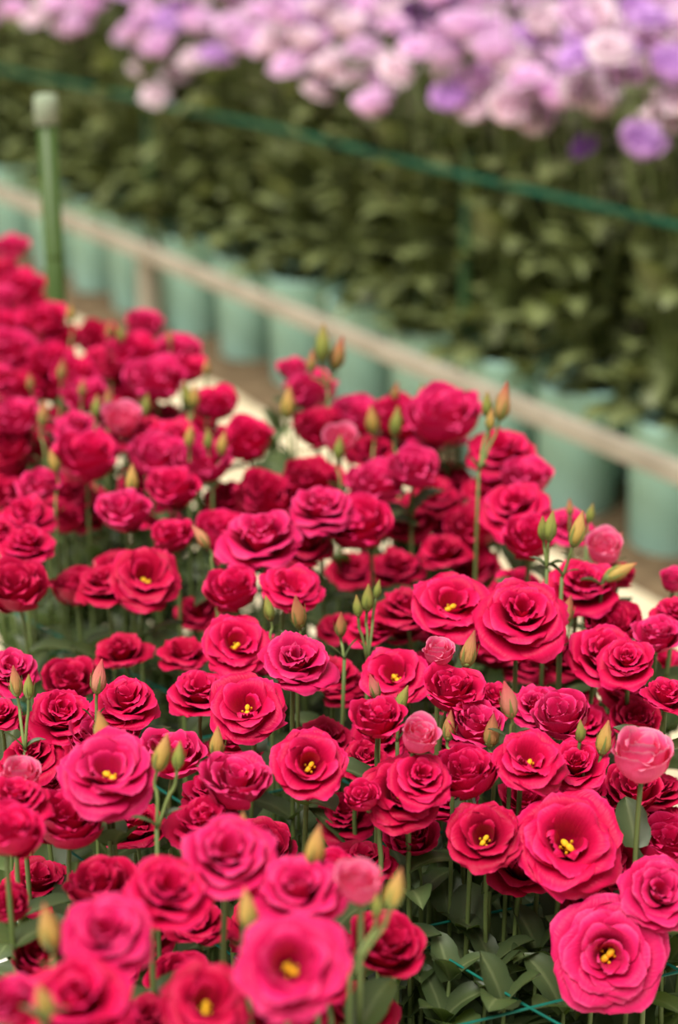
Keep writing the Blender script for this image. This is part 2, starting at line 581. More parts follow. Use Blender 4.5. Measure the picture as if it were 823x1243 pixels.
def bud_mesh(kind, var):
    R = random.Random(var * 7 + 1)
    V, F, U = [], [], []
    prof = [(.05, 0), (.17, .06), (.235, .18), (.245, .33), (.215, .50), (.165, .66), (.105, .80), (.06, .91), (.028, 1.0)]
    tw = R.uniform(1.5, 2.6)
    revolve(prof, 15, V, F, lambda a, t: 1 + .09 * math.sin(5 * (a / 5 * 3) + tw * t * 3), U)
    bx, by = R.uniform(-.06, .06), R.uniform(-.06, .06)
    for v in V:
        v.x += bx * v.z ** 2
        v.y += by * v.z ** 2
    V.append(Vector((bx, by, 1.02))); U.append((.5, 1))
    n = len(V) - 1
    for k in range(15):
        F.append((n - 15 + k, n - 15 + (k + 1) % 15, n))
    return mesh('bud_petals', V, F, BUDM[kind], U)
BUDC = {}
def bud_calyx_mesh():
    V, F, U = [], [], []
    revolve([(.03, -.07), (.10, -.05), (.17, .03), (.20, .11), (.17, .13)], 10, V, F, U=U)
    for k in range(5):
        a = 2 * math.pi * k / 5
        c, s = math.cos(a), math.sin(a)
        pts = [(.15, .02), (.262, .20), (.285, .42), (.30, .62)]
        ws = [.07, .055, .03, .006]
        b = len(V)
        for (r, z), w in zip(pts, ws):
            for t in (-w, w):
                V.append(Vector((r * c - t * s, r * s + t * c, z)))
                U.append((.5, .8))
        for i in range(3):
            F.append((b + 2*i, b + 2*i + 1, b + 2*i + 3, b + 2*i + 2))
    return mesh('bud_calyx', V, F, CALYX, U)
BUDCAL = bud_calyx_mesh()

def axis_matrix(p, axis, spin, s):
    q = Vector((0, 0, 1)).rotation_difference(axis)
    return Matrix.Translation(p) @ q.to_matrix().to_4x4() @ Matrix.Rotation(spin, 4, 'Z') @ Matrix.Scale(s, 4)

def ground_z(p):
    return 0.0

def add_leaves(root, path, R, zmin, zmax, step, size, keep=1.0):
    """pairs of opposite leaves along a stem path given in the root's frame (top first)"""
    top = path[0].z
    z = R.uniform(zmin, zmin + step)
    az = R.uniform(0, 6.28)
    while z < min(zmax, top - .03):
        p = min(path, key=lambda q: abs(q.z - z))
        for a, b in zip(path[:-1], path[1:]):
            if b.z <= z <= a.z and a.z > b.z:
                p = b.lerp(a, (z - b.z) / (a.z - b.z))
        f = 1 - .45 * max(0, (z - .40) / .35)
        for s in (0, math.pi):
            if R.random() > keep:
                continue
            L = size * f * R.uniform(.8, 1.2)
            M = Matrix.Translation(p) @ Matrix.Rotation(az + s + R.uniform(-.25, .25), 4, 'Z') @ Matrix.Rotation(-R.uniform(.15, .85), 4, 'Y') @ Matrix.Scale(L, 4)
            link('leaf', R.choice(LEAVES), root, M)
        az += math.pi / 2 + R.uniform(-.3, .3)
        z += step * R.uniform(.8, 1.2)

def stem_path(top, axis, foot, drop=.05):
    """from the base of a bloom down to the ground"""
    a = top - axis * drop
    h = foot.z
    m1 = a.lerp(foot, .35); m1 += Vector((rng.uniform(-.008, .008), rng.uniform(-.008, .008), 0))
    m2 = a.lerp(foot, .7); m2 += Vector((rng.uniform(-.006, .006), rng.uniform(-.006, .006), 0))
    return spline([top, a, m1, m2, foot], 13)

# ------------------------------------------------------------------ red flowers
ZT = .75
KN = {'b': 'rounded half-open bloom', 'g': 'full open bloom', 'o': 'open double bloom', 'f': 'rosette bloom', 'c': 'half-open cupped bloom', 't': 'tightly furled bloom'}
MN = {'r': 'crimson', 'd': 'deep red', 'p': 'bright rose-pink', 'w': 'pale pink'}
def zone(x, y):
    if x < 110 and y < 470: return 'at the far bed end by the green stake'
    if y < 600 and x < 345: return 'at the bed edge facing the rail post'
    if y < 560 and x < 520: return 'at the bed edge before the teal pots'
    if y < 735 and x > 515: return 'on the bed edge by the branching spray'
    if y < 760 and x < 240: return 'over the shaded gap in the bed'
    if y < 760: return 'mid-bed among leafy stems'
    if y < 1000 and x > 680: return 'on the bed side by the cream path'
    if y < 905 and x > 400: return 'in the crowd around furled pink blooms'
    if y < 905: return 'at the bed bend beyond tall yellow buds'
    if y < 1035 and x > 400: return 'in the bunch above the net cords'
    if x > 500: return 'low on the bed side over net cords'
    if y < 1040: return 'among the yellow buds on tall stems'
    return 'at the near bed end among yellow buds'

def red_flower(x, y, size, kind='f', mk='r', dh=0.0, tilt=10, az=None, label=None, leaves=True):
    if kind == 'f' and label is None and dh > -.06:
        pr = .75 if y < 600 else .6 if (x < 240 and y < 700) else .3 if y < 900 else .22
        if rng.random() < pr:
            kind = 'b'; size *= .95; tilt = min(tilt, 14)
    elif kind == 'c' and y < 640 and rng.random() < .6:
        kind = 'b'
    z = ZT + dh
    c, t = at(x, y, z)
    D = size * t / FPX * (1.16 if y < 620 else 1.08)
    if kind == 't': D *= 1.0
    if az is None: az = rng.uniform(-35, 35)
    tl = math.radians(tilt + rng.uniform(-5, 5))
    a = math.radians(az)
    # tilt leans the bloom towards the camera, swung sideways by az
    axis = Vector((math.sin(tl) * math.sin(a), -math.sin(tl) * math.cos(a), math.cos(tl)))
    base = c - axis * (MID[kind] * D)
    foot = Vector((base.x + rng.uniform(-.02, .02) - axis.x * .05, base.y + rng.uniform(-.02, .02) - axis.y * .06, 0.004))
    sz = 'small ' if D < .062 else 'large ' if D > .079 else ''
    fc = ' turned outward' if tilt > 28 else ''
    low = ' tucked low' if dh < -.035 else ''
    if mk == 'r' and y < 560 and rng.random() < .45: mk = 'p'  # turns some far crimson blooms rosier, their brighter light put into the colour
    lab = label or f'{sz}{MN[mk]} {KN[kind]}{fc or low} {zone(x, y)}'
    root = thing('lisianthus_flower', lab, 'flower', foot, None if label else lab)
    T = Matrix.Translation(-foot)
    M = T @ axis_matrix(base, axis, rng.uniform(0, 6.28), D)
    bl = link('blossom', tube_mesh(mk), root, M)
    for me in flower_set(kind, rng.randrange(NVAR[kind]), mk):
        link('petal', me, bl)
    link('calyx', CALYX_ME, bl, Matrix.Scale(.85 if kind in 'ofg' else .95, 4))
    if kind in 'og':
        link('stigma', STIGMA_ME, bl, Matrix.Rotation(rng.uniform(0, 6.28), 4, 'Z'))
    path = [p - foot for p in stem_path(base - axis * .04 * D, axis, foot)]
    V, F = tube_geo(path, [.0018 + .0007 * i / 12 for i in range(13)], 6, U=(U := []))
    st = link('stem', mesh('stem', V, F, STEM, U), root)
    if leaves:
        add_leaves(st, path, rng, .10, min(ZT + dh - .05, .63) if x > 470 and y > 960 else ZT + dh - .05, .095, .070, .78)
    return root

S = {}
FLOWERS = [
 # far left, by the stake
 (11,303,40,'c','r'), (26,348,48,'c','r'), (4,368,38,'t','p'), (55,390,54,'c','r'), (14,425,60,'f','r'), (62,438,50,'c','r'),
 (92,455,52,'f','r'), (22,476,62,'f','d',-.03), (102,481,50,'c','p'), (20,508,54,'c','p'), (93,518,50,'f','p'), (148,511,44,'t','w',.02,26,0,'furled pale pink bloom amid crimson blooms facing the rail post'),
 (128,458,44,'f','d',-.04), (10,545,56,'f','d',-.03), (48,590,50,'c','p'), (38,545,48,'f','d',-.05),
 (175,397,46,'t','p'), (160,430,60,'c','r'), (214,428,52,'f','r'), (188,462,66,'f','r'), (228,448,42,'c','r'), (262,492,50,'c','r'),
 (106,558,76,'f','r'), (182,528,60,'f','d'), (214,533,62,'f','r'), (190,556,66,'f','r'), (247,563,62,'c','p'), (298,535,62,'c','r'),
 (265,545,46,'f','d',-.05), (34,404,50,'f','d',-.02), (2,398,48,'c','r',-.01), (76,414,44,'f','d',-.02), (36,452,50,'f','r',-.02), (118,436,40,'f','r',-.02), (62,470,48,'f','d',-.03), (0,460,50,'f','r',-.02), (-2,335,46,'c','d',-.01), (40,372,40,'f','d',-.02), (140,448,42,'c','d',-.02), (0,510,46,'f','d',-.03), (130,500,44,'f','d',-.04), (60,508,40,'f','d',-.06), (150,480,44,'f','d',-.05), (240,520,44,'f','d',-.05),
 (33,628,64,'f','r',-.01), (82,600,60,'f','d',-.05), (78,632,50,'f','d',-.05), (33,664,66,'f','r'), (18,715,80,'f','d'), (-4,650,60,'f','r'),
 (150,622,72,'c','p',.01), (210,594,66,'c','r'), (210,653,58,'c','r'), (126,710,66,'f','d',-.02), (177,704,90,'o','d',-.01,26),
 (148,793,66,'f','d',-.06), (224,797,66,'o','d',-.06), (283,718,68,'f','r',0,24), (-2,600,50,'f','d',-.03),
 # middle
 (355,449,38,'c','r'), (377,475,56,'c','p'), (385,521,56,'c','d'), (413,533,40,'t','w',.015,22,0,'furled pale pink bloom behind a green bud before the teal pots'), (434,506,54,'c','p'), (483,508,62,'c','r'),
 (541,508,80,'c','p',.03,12), (533,530,66,'f','r',-.01), (456,588,58,'c','p'), (503,571,56,'c','p',.02), (450,548,54,'f','d',-.03), (470,540,46,'f','d',-.04),
 (378,585,66,'f','d',-.02), (323,605,74,'f','d',-.03), (280,608,60,'f','d',-.05), (391,620,80,'f','p',.02,16,0,'rose-pink rosette bloom just behind the broad rose-pink one mid-bed'), (437,638,78,'f','r',.0,20), (318,655,98,'f','p',.02,14,0,'broad rose-pink rosette bloom a little past the peach bud'),
 (270,648,68,'f','r',-.01), (368,660,76,'f','d',-.02), (354,716,76,'o','r',.01,24), (287,783,86,'o','r',.0,32,10,'crimson bloom with yellow stigma just above two more open blooms'),
 (359,805,88,'f','p',.03,20,10,'bright rose-pink rosette bloom alone in front of the open crimson blooms'), (300,861,98,'o','r',.02,36,-4,'round crimson bloom with yellow stigma below the rose-pink rosette'),
 (243,843,78,'f','r',-.01), (404,824,70,'f','d',-.05), (451,764,62,'f','r',-.04), (412,762,50,'f','d',-.09), (527,603,62,'f','d',-.04), (490,630,66,'f','d',-.06),
 (540,672,66,'f','d',-.06), (575,640,66,'f','d',-.05), (480,690,66,'f','d',-.08), (430,690,56,'f','d',-.1), (240,745,60,'f','d',-.09),
 # right bed edge
 (608,550,76,'f','r',0,10), (637,582,58,'c','p'), (627,617,76,'f','r',.01,22), (643,655,66,'f','r',.02,16), (690,640,60,'f','p',-.01), (735,667,48,'t','w',.02,22,0,'furled pale pink bloom on the bed edge above a sideways bud'),
 (709,711,84,'f','r',.01,16,15), (752,700,40,'f','d',-.02), (590,600,56,'f','d',-.04), (547,736,98,'o','r',.03,30,0,'broad crimson bloom left of the rosette on the leafy stem'),
 (495,742,78,'f','d',-.02), (633,748,106,'f','r',.04,26,0,'large crimson rosette bloom facing up above a thick stem and broad leaves'),
 (743,762,74,'f','d',-.02), (733,797,90,'f','r',.0,24), (762,803,66,'f','r',.015,24), (797,772,62,'c','p'), (818,706,34,'t','p'), (820,745,56,'f','r'), (809,846,62,'f','r',.01),
 (765,838,70,'f','d',-.06), (686,800,60,'f','d',-.06), (640,810,60,'f','d',-.1), (700,850,50,'f','d',-.09),
 # crowd around the furled pinks
 (533,793,40,'t','w',.045,6,0,'small furled pale pink bloom standing alone above a half-open one'), (480,822,86,'o','r',-.01,28), (549,840,74,'c','r',.025,14), (459,873,70,'c','r',.04,10,0,'crimson goblet-shaped half-open bloom with spiky green calyx beneath'),
 (508,895,50,'t','w',.04,20,20,'furled pale pink bloom pressed against larger crimson rosettes'), (577,880,74,'c','p',.01,18), (600,850,56,'f','r',-.01), (650,858,68,'f','p',-.01,18), (682,870,74,'f','p',.0,18),
 (443,925,64,'f','d',-.05), (376,930,98,'o','r',.015,42,4,'crimson bloom facing outward, yellow stigma, above a cream gap'), (420,990,70,'f','d',-.12),
 (485,966,104,'o','d',-.01,38,10,'deep red open bloom with yellow stigma under a small rosette'), (512,945,72,'f','r',.012,30), (567,940,78,'f','r',.0,34), (643,926,92,'o','r',.01,30,8), (700,930,78,'f','r',-.01,24),
 (440,968,46,'f','r',.0,30,-50), (780,920,76,'t','w',.03,8,0,'rounded pale pink bloom held high on a slim stem by the path'), (745,985,80,'f','d',-.07), (800,960,60,'f','d',-.08), (810,1000,60,'f','d',-.1),
 (588,1019,100,'o','d',-.03,40,-8,'deep red open bloom with notched petals beside the broad yellow-eyed one'), (689,1025,136,'o','r',-.03,40,-2,'broadest crimson bloom with bright yellow stigma over the teal net'),
 (635,1052,84,'f','d',-.08), (738,1160,138,'g','p',-.09,58,0,'big round rosette bloom turned fully outward below the yellow-eyed bloom'), (800,1085,92,'f','p',-.05,40,0,'rose-pink rosette bloom just above the big round outward-turned one'), (716,1092,76,'f','d',-.12),
 # near left
 (14,815,66,'f','p',.0,14), (0,868,52,'f','r'), (75,870,80,'f','r',.01,16), (153,854,80,'f','r',.02,16), (125,896,84,'f','p',.0), (133,940,124,'o','p',.045,26,6,'large rose-pink bloom with yellow stigma between two tall yellow buds'),
 (210,918,84,'c','p',.0,10), (287,952,90,'c','p',.015,12,30), (36,920,74,'f','d',-.01), (26,943,50,'t','w',.03,8), (20,972,76,'f','r',.03), (8,1012,80,'f','r',.06), (84,998,92,'f','r',.0),
 (165,1005,80,'f','d',-.06), (248,1003,92,'f','r',-.01), (277,1040,114,'f','p',.06,24), (205,1084,104,'f','r',.05,20), (122,1078,86,'f','d',.0), (130,1136,112,'f','p',.075,26,0,'rose-pink rosette bloom standing beside a tall yellow bud at the near end'),
 (353,1176,136,'o','p',.07,46,4,'rose-pink open bloom in front of all its neighbours at the near end'), (364,1083,112,'f','p',.05,22), (438,1073,60,'t','w',.07,14,0,'large furled pale pink bloom over a dropping deep red one'),
 (467,1148,94,'c','d',-.03,30,35), (405,1060,60,'f','r',.0), (395,1195,60,'f','r',.0), (92,1222,140,'f','r',.06,20), (250,1222,116,'o','d',.03,30), (12,1218,76,'f','p',.06), (180,1235,70,'f','d',-.03), (10,1100,56,'f','d',-.02), (310,1240,90,'f','d',-.02),
]
for fdef in FLOWERS:
    red_flower(*fdef)
# deeper blooms that show between the upper ones
RF = random.Random(12)
EDGEPX = [(0, 300), (180, 400), (360, 460), (560, 500), (640, 590), (740, 690), (823, 740)]
def edge_y(x):
    for (x0, y0), (x1, y1) in zip(EDGEPX[:-1], EDGEPX[1:]):
        if x0 <= x <= x1:
            return y0 + (y1 - y0) * (x - x0) / (x1 - x0)
    return 300
fill = []
for _ in range(4000):
    x, y = RF.uniform(0, 823), RF.uniform(330, 1240)
    if y < edge_y(x) + 45 or (x > 470 and y > 1050) or (x < 235 and 725 < y < 830) or (250 < x < 350 and y < 590) or (380 < x < 470 and 640 < y < 780):
        continue
    sc = .6 + .4 * (y - 300) / 900
    if any((x - a) ** 2 + ((y - b) * 1.5) ** 2 < (62 * sc) ** 2 for a, b in fill):
        continue
    if sum((x - q[0]) ** 2 + ((y - q[1]) * 1.3) ** 2 < (34 * sc) ** 2 for q in FLOWERS):
        continue
    fill.append((x, y))
    if len(fill) >= 60:
        break
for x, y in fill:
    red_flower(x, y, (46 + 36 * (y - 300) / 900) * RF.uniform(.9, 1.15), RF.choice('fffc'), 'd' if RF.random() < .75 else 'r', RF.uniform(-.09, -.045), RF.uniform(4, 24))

# ------------------------------------------------------------------ bud sprays
BN = {'tan': 'tan', 'pink': 'salmon-pink', 'green': 'green', 'yellow': 'yellowish', 'peach': 'peach'}
def spray(buds, fork=None, dh=.03, leaves=True, label=None, leaf_at_fork=True):
    """buds: (x, y, height px, kind[, lean deg]); one stem that forks to its buds"""
    _, t = at(buds[0][0], buds[0][1], ZT + dh)
    pts = []
    for b in buds:
        x, y, h, k = b[:4]
        lean = b[4] if len(b) > 4 else rng.uniform(-10, 10)
        d = t + rng.uniform(-.012, .012)
        L = h * d / FPX * 1.04
        c = at_depth(x, y, d)
        a = math.radians(lean)
        axis = Vector((math.sin(a), rng.uniform(-.12, .08), math.cos(a))).normalized()
        pts.append((c - axis * L * .5, axis, L, k))
    if fork is None:
        fork = (buds[0][0] + rng.uniform(-4, 4), buds[0][1] + 70)
    fp = at_depth(fork[0], fork[1], t + .005)
    foot = Vector((fp.x + rng.uniform(-.015, .015), fp.y + rng.uniform(-.015, .015), .004))
    kinds = sorted({b[3] for b in buds})
    n = {1: 'single', 2: 'pair of', 3: 'trio of', 4: 'cluster of'}[len(buds)]
    nm = ' and '.join(BN[k] for k in kinds)
    lab = label or f'{n} {nm} pointed bud{"s" if len(buds) > 1 else ""} {zone(buds[0][0], buds[0][1])}'
    root = thing('lisianthus_bud_stem', lab, 'flower bud', foot, None if label else lab)
    T = Matrix.Translation(-foot)
    V, F, U = [], [], []
    main = [p - foot for p in spline([fp, fp.lerp(foot, .4) + Vector((rng.uniform(-.006, .006), 0, 0)), foot], 9)]
    tube_geo(main, [.0016 + .0008 * i / 8 for i in range(9)], 6, V, F, U)
    for base, axis, L, k in pts:
        m = fp.lerp(base, .55) - axis * 0
        m += Vector((0, 0, -.15 * abs(base.x - fp.x)))
        tube_geo([p - foot for p in spline([base + axis * .02 * L, base - axis * min(.018, (base - fp).length * .3), m, fp + Vector((0, 0, -.003))], 8)], [.0013] * 8, 6, V, F, U)
        key = (k, rng.randrange(3))
        if key not in BUDC:
            BUDC[key] = bud_mesh(*key)
        M = T @ axis_matrix(base, axis, rng.uniform(0, 6.28), L)
        wide = Matrix.Diagonal((.86, .86, 1, 1))
        bo = link('bud', BUDC[key], root, M @ wide)
        link('calyx', BUDCAL, bo)
    st = link('stem', mesh('stem', V, F, STEM, U), root)
    if leaf_at_fork:
        az = rng.uniform(-.5, .5)
        for s in (0, math.pi):
            M = Matrix.Translation(main[0]) @ Matrix.Rotation(az + s, 4, 'Z') @ Matrix.Rotation(-rng.uniform(.6, 1.1), 4, 'Y') @ Matrix.Diagonal((1, .55, 1, 1)) @ Matrix.Scale(rng.uniform(.014, .024), 4)
            link('leaf', rng.choice(LEAVES[:3]), st, M)
    if leaves:
        add_leaves(st, main, rng, .08, ZT - .1, .11, .075, .75)
    return root

SPRAYS = [
 ([(53,500,30,'tan')],), ([(65,558,30,'yellow',-8)],), ([(160,580,34,'yellow')],), ([(243,650,32,'peach',-30)],(262,700)), ([(226,478,30,'green'),(236,480,28,'yellow')],(228,520)),
 ([(86,378,22,'yellow')],), ([(75,447,26,'tan')],), ([(133,398,20,'tan'),(146,405,22,'green')],), ([(206,408,18,'tan')],), ([(117,492,26,'green')],), ([(131,482,24,'tan')],), ([(251,444,22,'tan')],),
 ([(230,528,28,'yellow')],), ([(252,532,26,'green'),(270,537,30,'yellow',8)],(258,580)), ([(178,490,26,'green')],),
 ([(378,437,26,'tan'),(393,415,44,'green'),(411,427,40,'tan',12)],(398,470),.07,True,'trio of slender green and tan buds rising highest before the teal pots'),
 ([(350,487,38,'yellow')],), ([(452,508,36,'yellow',-4)],), ([(481,510,34,'green')],), ([(412,542,30,'green')],(414,600)), ([(480,474,22,'tan')],), ([(512,478,26,'green')],),
 ([(612,486,44,'tan',12),(591,490,30,'green',-4),(596,508,26,'yellow',6)],(581,572),.11,True,'branching spray of three buds rising over the edge of the red bed'),
 ([(659,640,30,'green',-6),(668,637,36,'green',4)],(664,690),.085,True,'pair of narrow green buds with thin forked leaves on the bed edge'),
 ([(703,641,42,'yellow',16)],(682,700),.085,True,'fat yellow-brown bud leaning over the bed edge beside narrow green buds'),
 ([(717,622,24,'green',10)],(712,660)), ([(754,693,40,'yellow',62)],(730,712),.03,False,'yellow-green bud pointing sideways over the path below the pale pink bloom'), ([(752,655,20,'tan',20)],(745,690)),
 ([(692,615,20,'tan')],), ([(689,740,38,'tan',14)],(680,790),.03),
 ([(326,737,30,'green')],(328,790),.03), ([(361,741,42,'tan')],(361,790),.05,True,'single brown pointed bud between two open crimson blooms'), ([(413,757,32,'tan')],(418,800),.02),
 ([(434,735,26,'green',-4),(459,714,22,'green',10),(447,725,34,'green',4)],(446,800),.03,True,'trio of small green buds on a leafy stem by a cream gap'),
 ([(453,832,32,'pink',-16)],(460,870),.03,False), ([(488,848,36,'green',14)],(482,900),.03,False), ([(546,880,36,'tan',6)],(550,930),.015,True,None,False), ([(598,886,42,'tan',6)],(600,930),.02,False,'plump olive-tan bud standing before the rose-pink cupped bloom'),
 ([(570,787,44,'tan',10)],(566,840),.05,True,'single tan bud beside the small furled pale pink bloom'), ([(617,847,48,'pink',-10)],(620,900),.05,False,'salmon-pink bud about to open behind the plump tan bud'),
 ([(705,886,28,'green'),(735,894,42,'yellow',10)],(712,978),.02,True,'green bud and yellow bud on one forked stem beside the pale pink bloom'),
 ([(120,820,42,'pink',8)],(116,880),.05,False,'slender pink bud rising behind the crimson blooms near the tall yellow bud'),
 ([(18,826,36,'tan',-6),(35,832,30,'green',4)],(30,910),.05), ([(124,884,48,'yellow',-4)],(126,930),.065,False,'tall yellow bud before the large rose-pink bloom'),
 ([(197,912,48,'yellow',14),(217,916,34,'green',8)],(190,1005),.07,True,'pair of yellow-green buds on a forked stem beside the large rose-pink bloom'),
 ([(264,900,40,'yellow')],(264,950),.04,False), ([(383,1026,54,'yellow',10)],(380,1090),.07,False,'fat yellow bud standing over the near rose-pink rosettes'),
 ([(295,998,30,'yellow')],(295,1040),.06,False), ([(300,1102,50,'yellow',-4)],(300,1160),.09,False,'yellow bud just behind the open rose-pink bloom at the near end'),
 ([(481,1078,50,'yellow',16),(458,1097,32,'green',4)],(425,1180),.08,True,'pair of yellow and green buds on long forked stems by the pale pink bloom'),
 ([(60,1124,60,'yellow',-4)],(64,1190),.085,True,'tall blunt yellow bud left of the near rosette bloom'), ([(52,1213,50,'yellow')],(52,1243),.11,False,'short yellow bud low among the near crimson rosettes'),
 ([(100,470,22,'tan')],), ([(36,462,22,'tan')],),
]
for s in SPRAYS:
    spray(*s)

# ------------------------------------------------------------------ leafy shoots without blooms
def shoot(p, h, R, label, size=.07):
    root = thing('leafy_lisianthus_shoot', label, 'plant', Vector((p.x, p.y, .004)), label)
    path = spline([Vector((R.uniform(-.02, .02), R.uniform(-.02, .02), h)), Vector((R.uniform(-.01, .01), R.uniform(-.01, .01), h * .5)), Vector((0, 0, 0))], 9)
    V, F = tube_geo(path, [.0015 + .001 * i / 8 for i in range(9)], 6, U=(U := []))
    st = link('stem', mesh('stem', V, F, STEM, U), root)
    add_leaves(st, path, R, .08, h + .05, .075, size, .95)
    for s in (0, 2.1, 4.2):
        M = Matrix.Translation(path[0]) @ Matrix.Rotation(s + R.uniform(-.3, .3), 4, 'Z') @ Matrix.Rotation(-R.uniform(.7, 1.2), 4, 'Y') @ Matrix.Scale(size * R.uniform(.5, .8), 4)
        link('leaf', R.choice(LEAVES), st, M)
R2 = random.Random(21)
for (x, y, zt) in [(560,1130,.50),(610,1140,.52),(660,1120,.5),(530,1180,.48),(590,1200,.47),(640,1190,.46),(500,1100,.5),(690,1225,.45),(560,1090,.5),(470,1200,.5),(620,1235,.44),(820,1160,.5),(545,1235,.45),(580,1165,.5),(630,1165,.5),(600,1095,.5),(650,1150,.5),(515,1140,.5),(560,1205,.5),(675,1185,.5),(610,1225,.5),(800,1190,.5),(450,1120,.5),
                   (470,1040,.5),(540,1060,.5),(400,1000,.5),(350,1020,.5),(310,960,.52),(60,1060,.5),(150,1060,.5),(240,1160,.5),(30,1170,.5),(190,1180,.5),(60,760,.52),(90,730,.55),(110,780,.5),(190,760,.52),(40,790,.5),
                   (660,830,.55),(640,800,.58),(600,800,.56),(690,770,.58),(540,800,.5),(420,720,.55),(450,790,.56),(510,660,.58),(590,690,.6),(650,700,.58),(560,690,.58),(330,690,.5),(250,700,.52),(340,560,.6),(350,530,.58),
                   (410,600,.6),(250,620,.55),(120,650,.52),(170,660,.55),(90,640,.52),(30,700,.5),(790,900,.55),(740,930,.5),(700,960,.5),(820,1010,.5),(780,1040,.5),(340,880,.5),(200,820,.5),(230,880,.5)]:
    if x > 440 and y > 1000: zt = R2.uniform(.55, .60)
    q, _ = at(x, y, zt)
    shoot(q, zt, R2, f'leafy flowerless shoot {zone(x, y)}')

# ------------------------------------------------------------------ net cords over the red bed
def net():
    lab = 'teal green cord net stretched level through the red flower stems'
    p0 = at(520, 1150, .61)[0]; p1 = at(645, 1225, .61)[0]
    q0 = at(560, 1240, .61)[0]; q1 = at(670, 1213, .61)[0]
    da = (p1 - p0).normalized(); db = (q1 - q0).normalized()
    t = thing('support_net', lab, 'net', Vector((p0.x, p0.y, 0)))
    o = p0
    # where the two seen cords cross
    den = da.x * db.y - da.y * db.x
    s = ((q0 - p0).x * db.y - (q0 - p0).y * db.x) / den
    X = p0 + da * s
    for k in range(-1, 8):
        a = X - db * (.125 * k)
        pts = []
        for i in range(25):
            p = a + da * (-1.9 + 2.4 * i / 24)
            pts.append(p + Vector((.006 * noise.noise(p * 7), .006 * noise.noise(p * 7 + Vector((5, 0, 0))), .012 * noise.noise(p * 4)) ) - Vector((p0.x, p0.y, 0)))
        V, F = tube_geo(pts, .00115, 5)
        link('net_cord', mesh('net_cord', V, F, CORD), t)
    for k in range(-2, 14):
        a = X - da * (.125 * k)
        pts = []
        for i in range(15):
            p = a + db * (-1.0 + 1.13 * i / 14)
            pts.append(p + Vector((.006 * noise.noise(p * 7), .006 * noise.noise(p * 7 + Vector((5, 0, 0))), .012 * noise.noise(p * 4)) ) - Vector((p0.x, p0.y, 0)))
        V, F = tube_geo(pts, .00115, 5)
        link('net_cord', mesh('net_cord', V, F, CORD), t)
net()

# ------------------------------------------------------------------ stakes
def stake(p, top, r, mat, label, cap=True, ridged=False):
    t = thing('plant_stake', label, 'stake', Vector((p.x, p.y, 0)))
    V, F = tube_geo([Vector((0, 0, 0)), Vector((0, 0, top * .5)), Vector((0, 0, top))], r, 14)
    link('stake_pole', mesh('stake_pole', V, F, mat), t)
    if cap:
        V, F = [], []
        revolve([(r * 1.02, top - .034), (r * 1.22, top - .033), (r * 1.25, top - .004), (r * 1.1, top + .003), (.0005, top + .004)], 14, V, F)
        link('stake_cap', mesh('stake_cap', V, F, CAPM), t)
    for k in range(1, 6):
        V, F = [], []
        z = top * k / 6.3
        revolve([(r * .98, z - .004), (r * 1.06, z), (r * .98, z + .004)], 14, V, F)
        link('stake_ring', mesh('stake_ring', V, F, mat), t)
    return t
pk = at_depth(55, 118, 2.55)
stake(pk, pk.z, .0128, STAKE, 'light green capped plastic stake at the far end of the red bed')

# ------------------------------------------------------------------ lavender bed behind the rail
LAV = {
 'l': thin('lavender_petal', [(0, (.72, .60, .60)), (.5, (.87, .62, .84)), (1, (.90, .64, .88))], trans=.5, var=.10),
 'v': thin('violet_petal', [(0, (.60, .42, .60)), (.5, (.72, .44, .82)), (1, (.77, .48, .86))], trans=.5, var=.10),
 'b': thin('blush_white_petal', [(0, (.84, .70, .58)), (.5, (.90, .74, .82)), (1, (.93, .80, .88))], trans=.5, var=.06),
 'k': thin('dark_purple_petal', [(0, (.06, .02, .08)), (1, (.13, .035, .19))], trans=.2),
}
BLEAF = thin('olive_leaf', [(0, (.11, .135, .045)), (.42, (.17, .20, .08)), (.5, (.25, .29, .13)), (.58, (.17, .20, .08)), (1, (.11, .135, .045))], axis='X', trans=.2, tcol=(.20, .26, .04), rough=.45, spec=.45, wig=.04)
BLOOM = {}
def bloom_mesh(var, mk):
    key = (var, mk)
    if key in BLOOM: return BLOOM[key]
    R = random.Random(900 + var)
    V, F, U = [], [], []
    for (n, W, lam, ruf, prof) in WH['o' if var % 2 else 'c'][:4]:
        off = R.uniform(0, 6.28)
        for k in range(n):
            me = petal_mesh(prof, W * R.uniform(.9, 1.1), lam, ruf * 1.2, R, off + 6.283 * k / n, LAV[mk], nu=5, nv=6, lean=R.uniform(-.2, .2))
            b = len(V)
            V += [v.co.copy() for v in me.vertices]
            U += [((i % 5) / 4, (i // 5) / 5) for i in range(len(me.vertices))]
            F += [tuple(b + i for i in p.vertices) for p in me.polygons]
            bpy.data.meshes.remove(me)
    BLOOM[key] = mesh('blossom', V, F, LAV[mk], U)
    return BLOOM[key]
def foliage_mesh(seed, h0, h1, nleaf, rad):
    R = random.Random(seed)
    V, F, U = [], [], []
    for k in range(nleaf):
        L = R.uniform(.065, .11)
        az = R.uniform(0, 6.28)
        rr = rad * math.sqrt(R.random()) * .7
        a2 = R.uniform(0, 6.28)
        M = Matrix.Translation((rr * math.cos(a2), rr * math.sin(a2), R.uniform(h0, h1))) @ Matrix.Rotation(az, 4, 'Z') @ Matrix.Rotation(-R.uniform(-.2, .9), 4, 'Y') @ Matrix.Scale(L, 4)
        src = R.choice(LEAVES)
        b = len(V)
        V += [M @ v.co for v in src.vertices]
        U += [((i % 5) / 4, (i // 5) / 7) for i in range(len(src.vertices))]
        F += [tuple(b + i for i in p.vertices) for p in src.polygons]
    return mesh('foliage', V, F, BLEAF, U)
FOL = [foliage_mesh(70 + k, .0, .47, 120, .16) for k in range(4)]

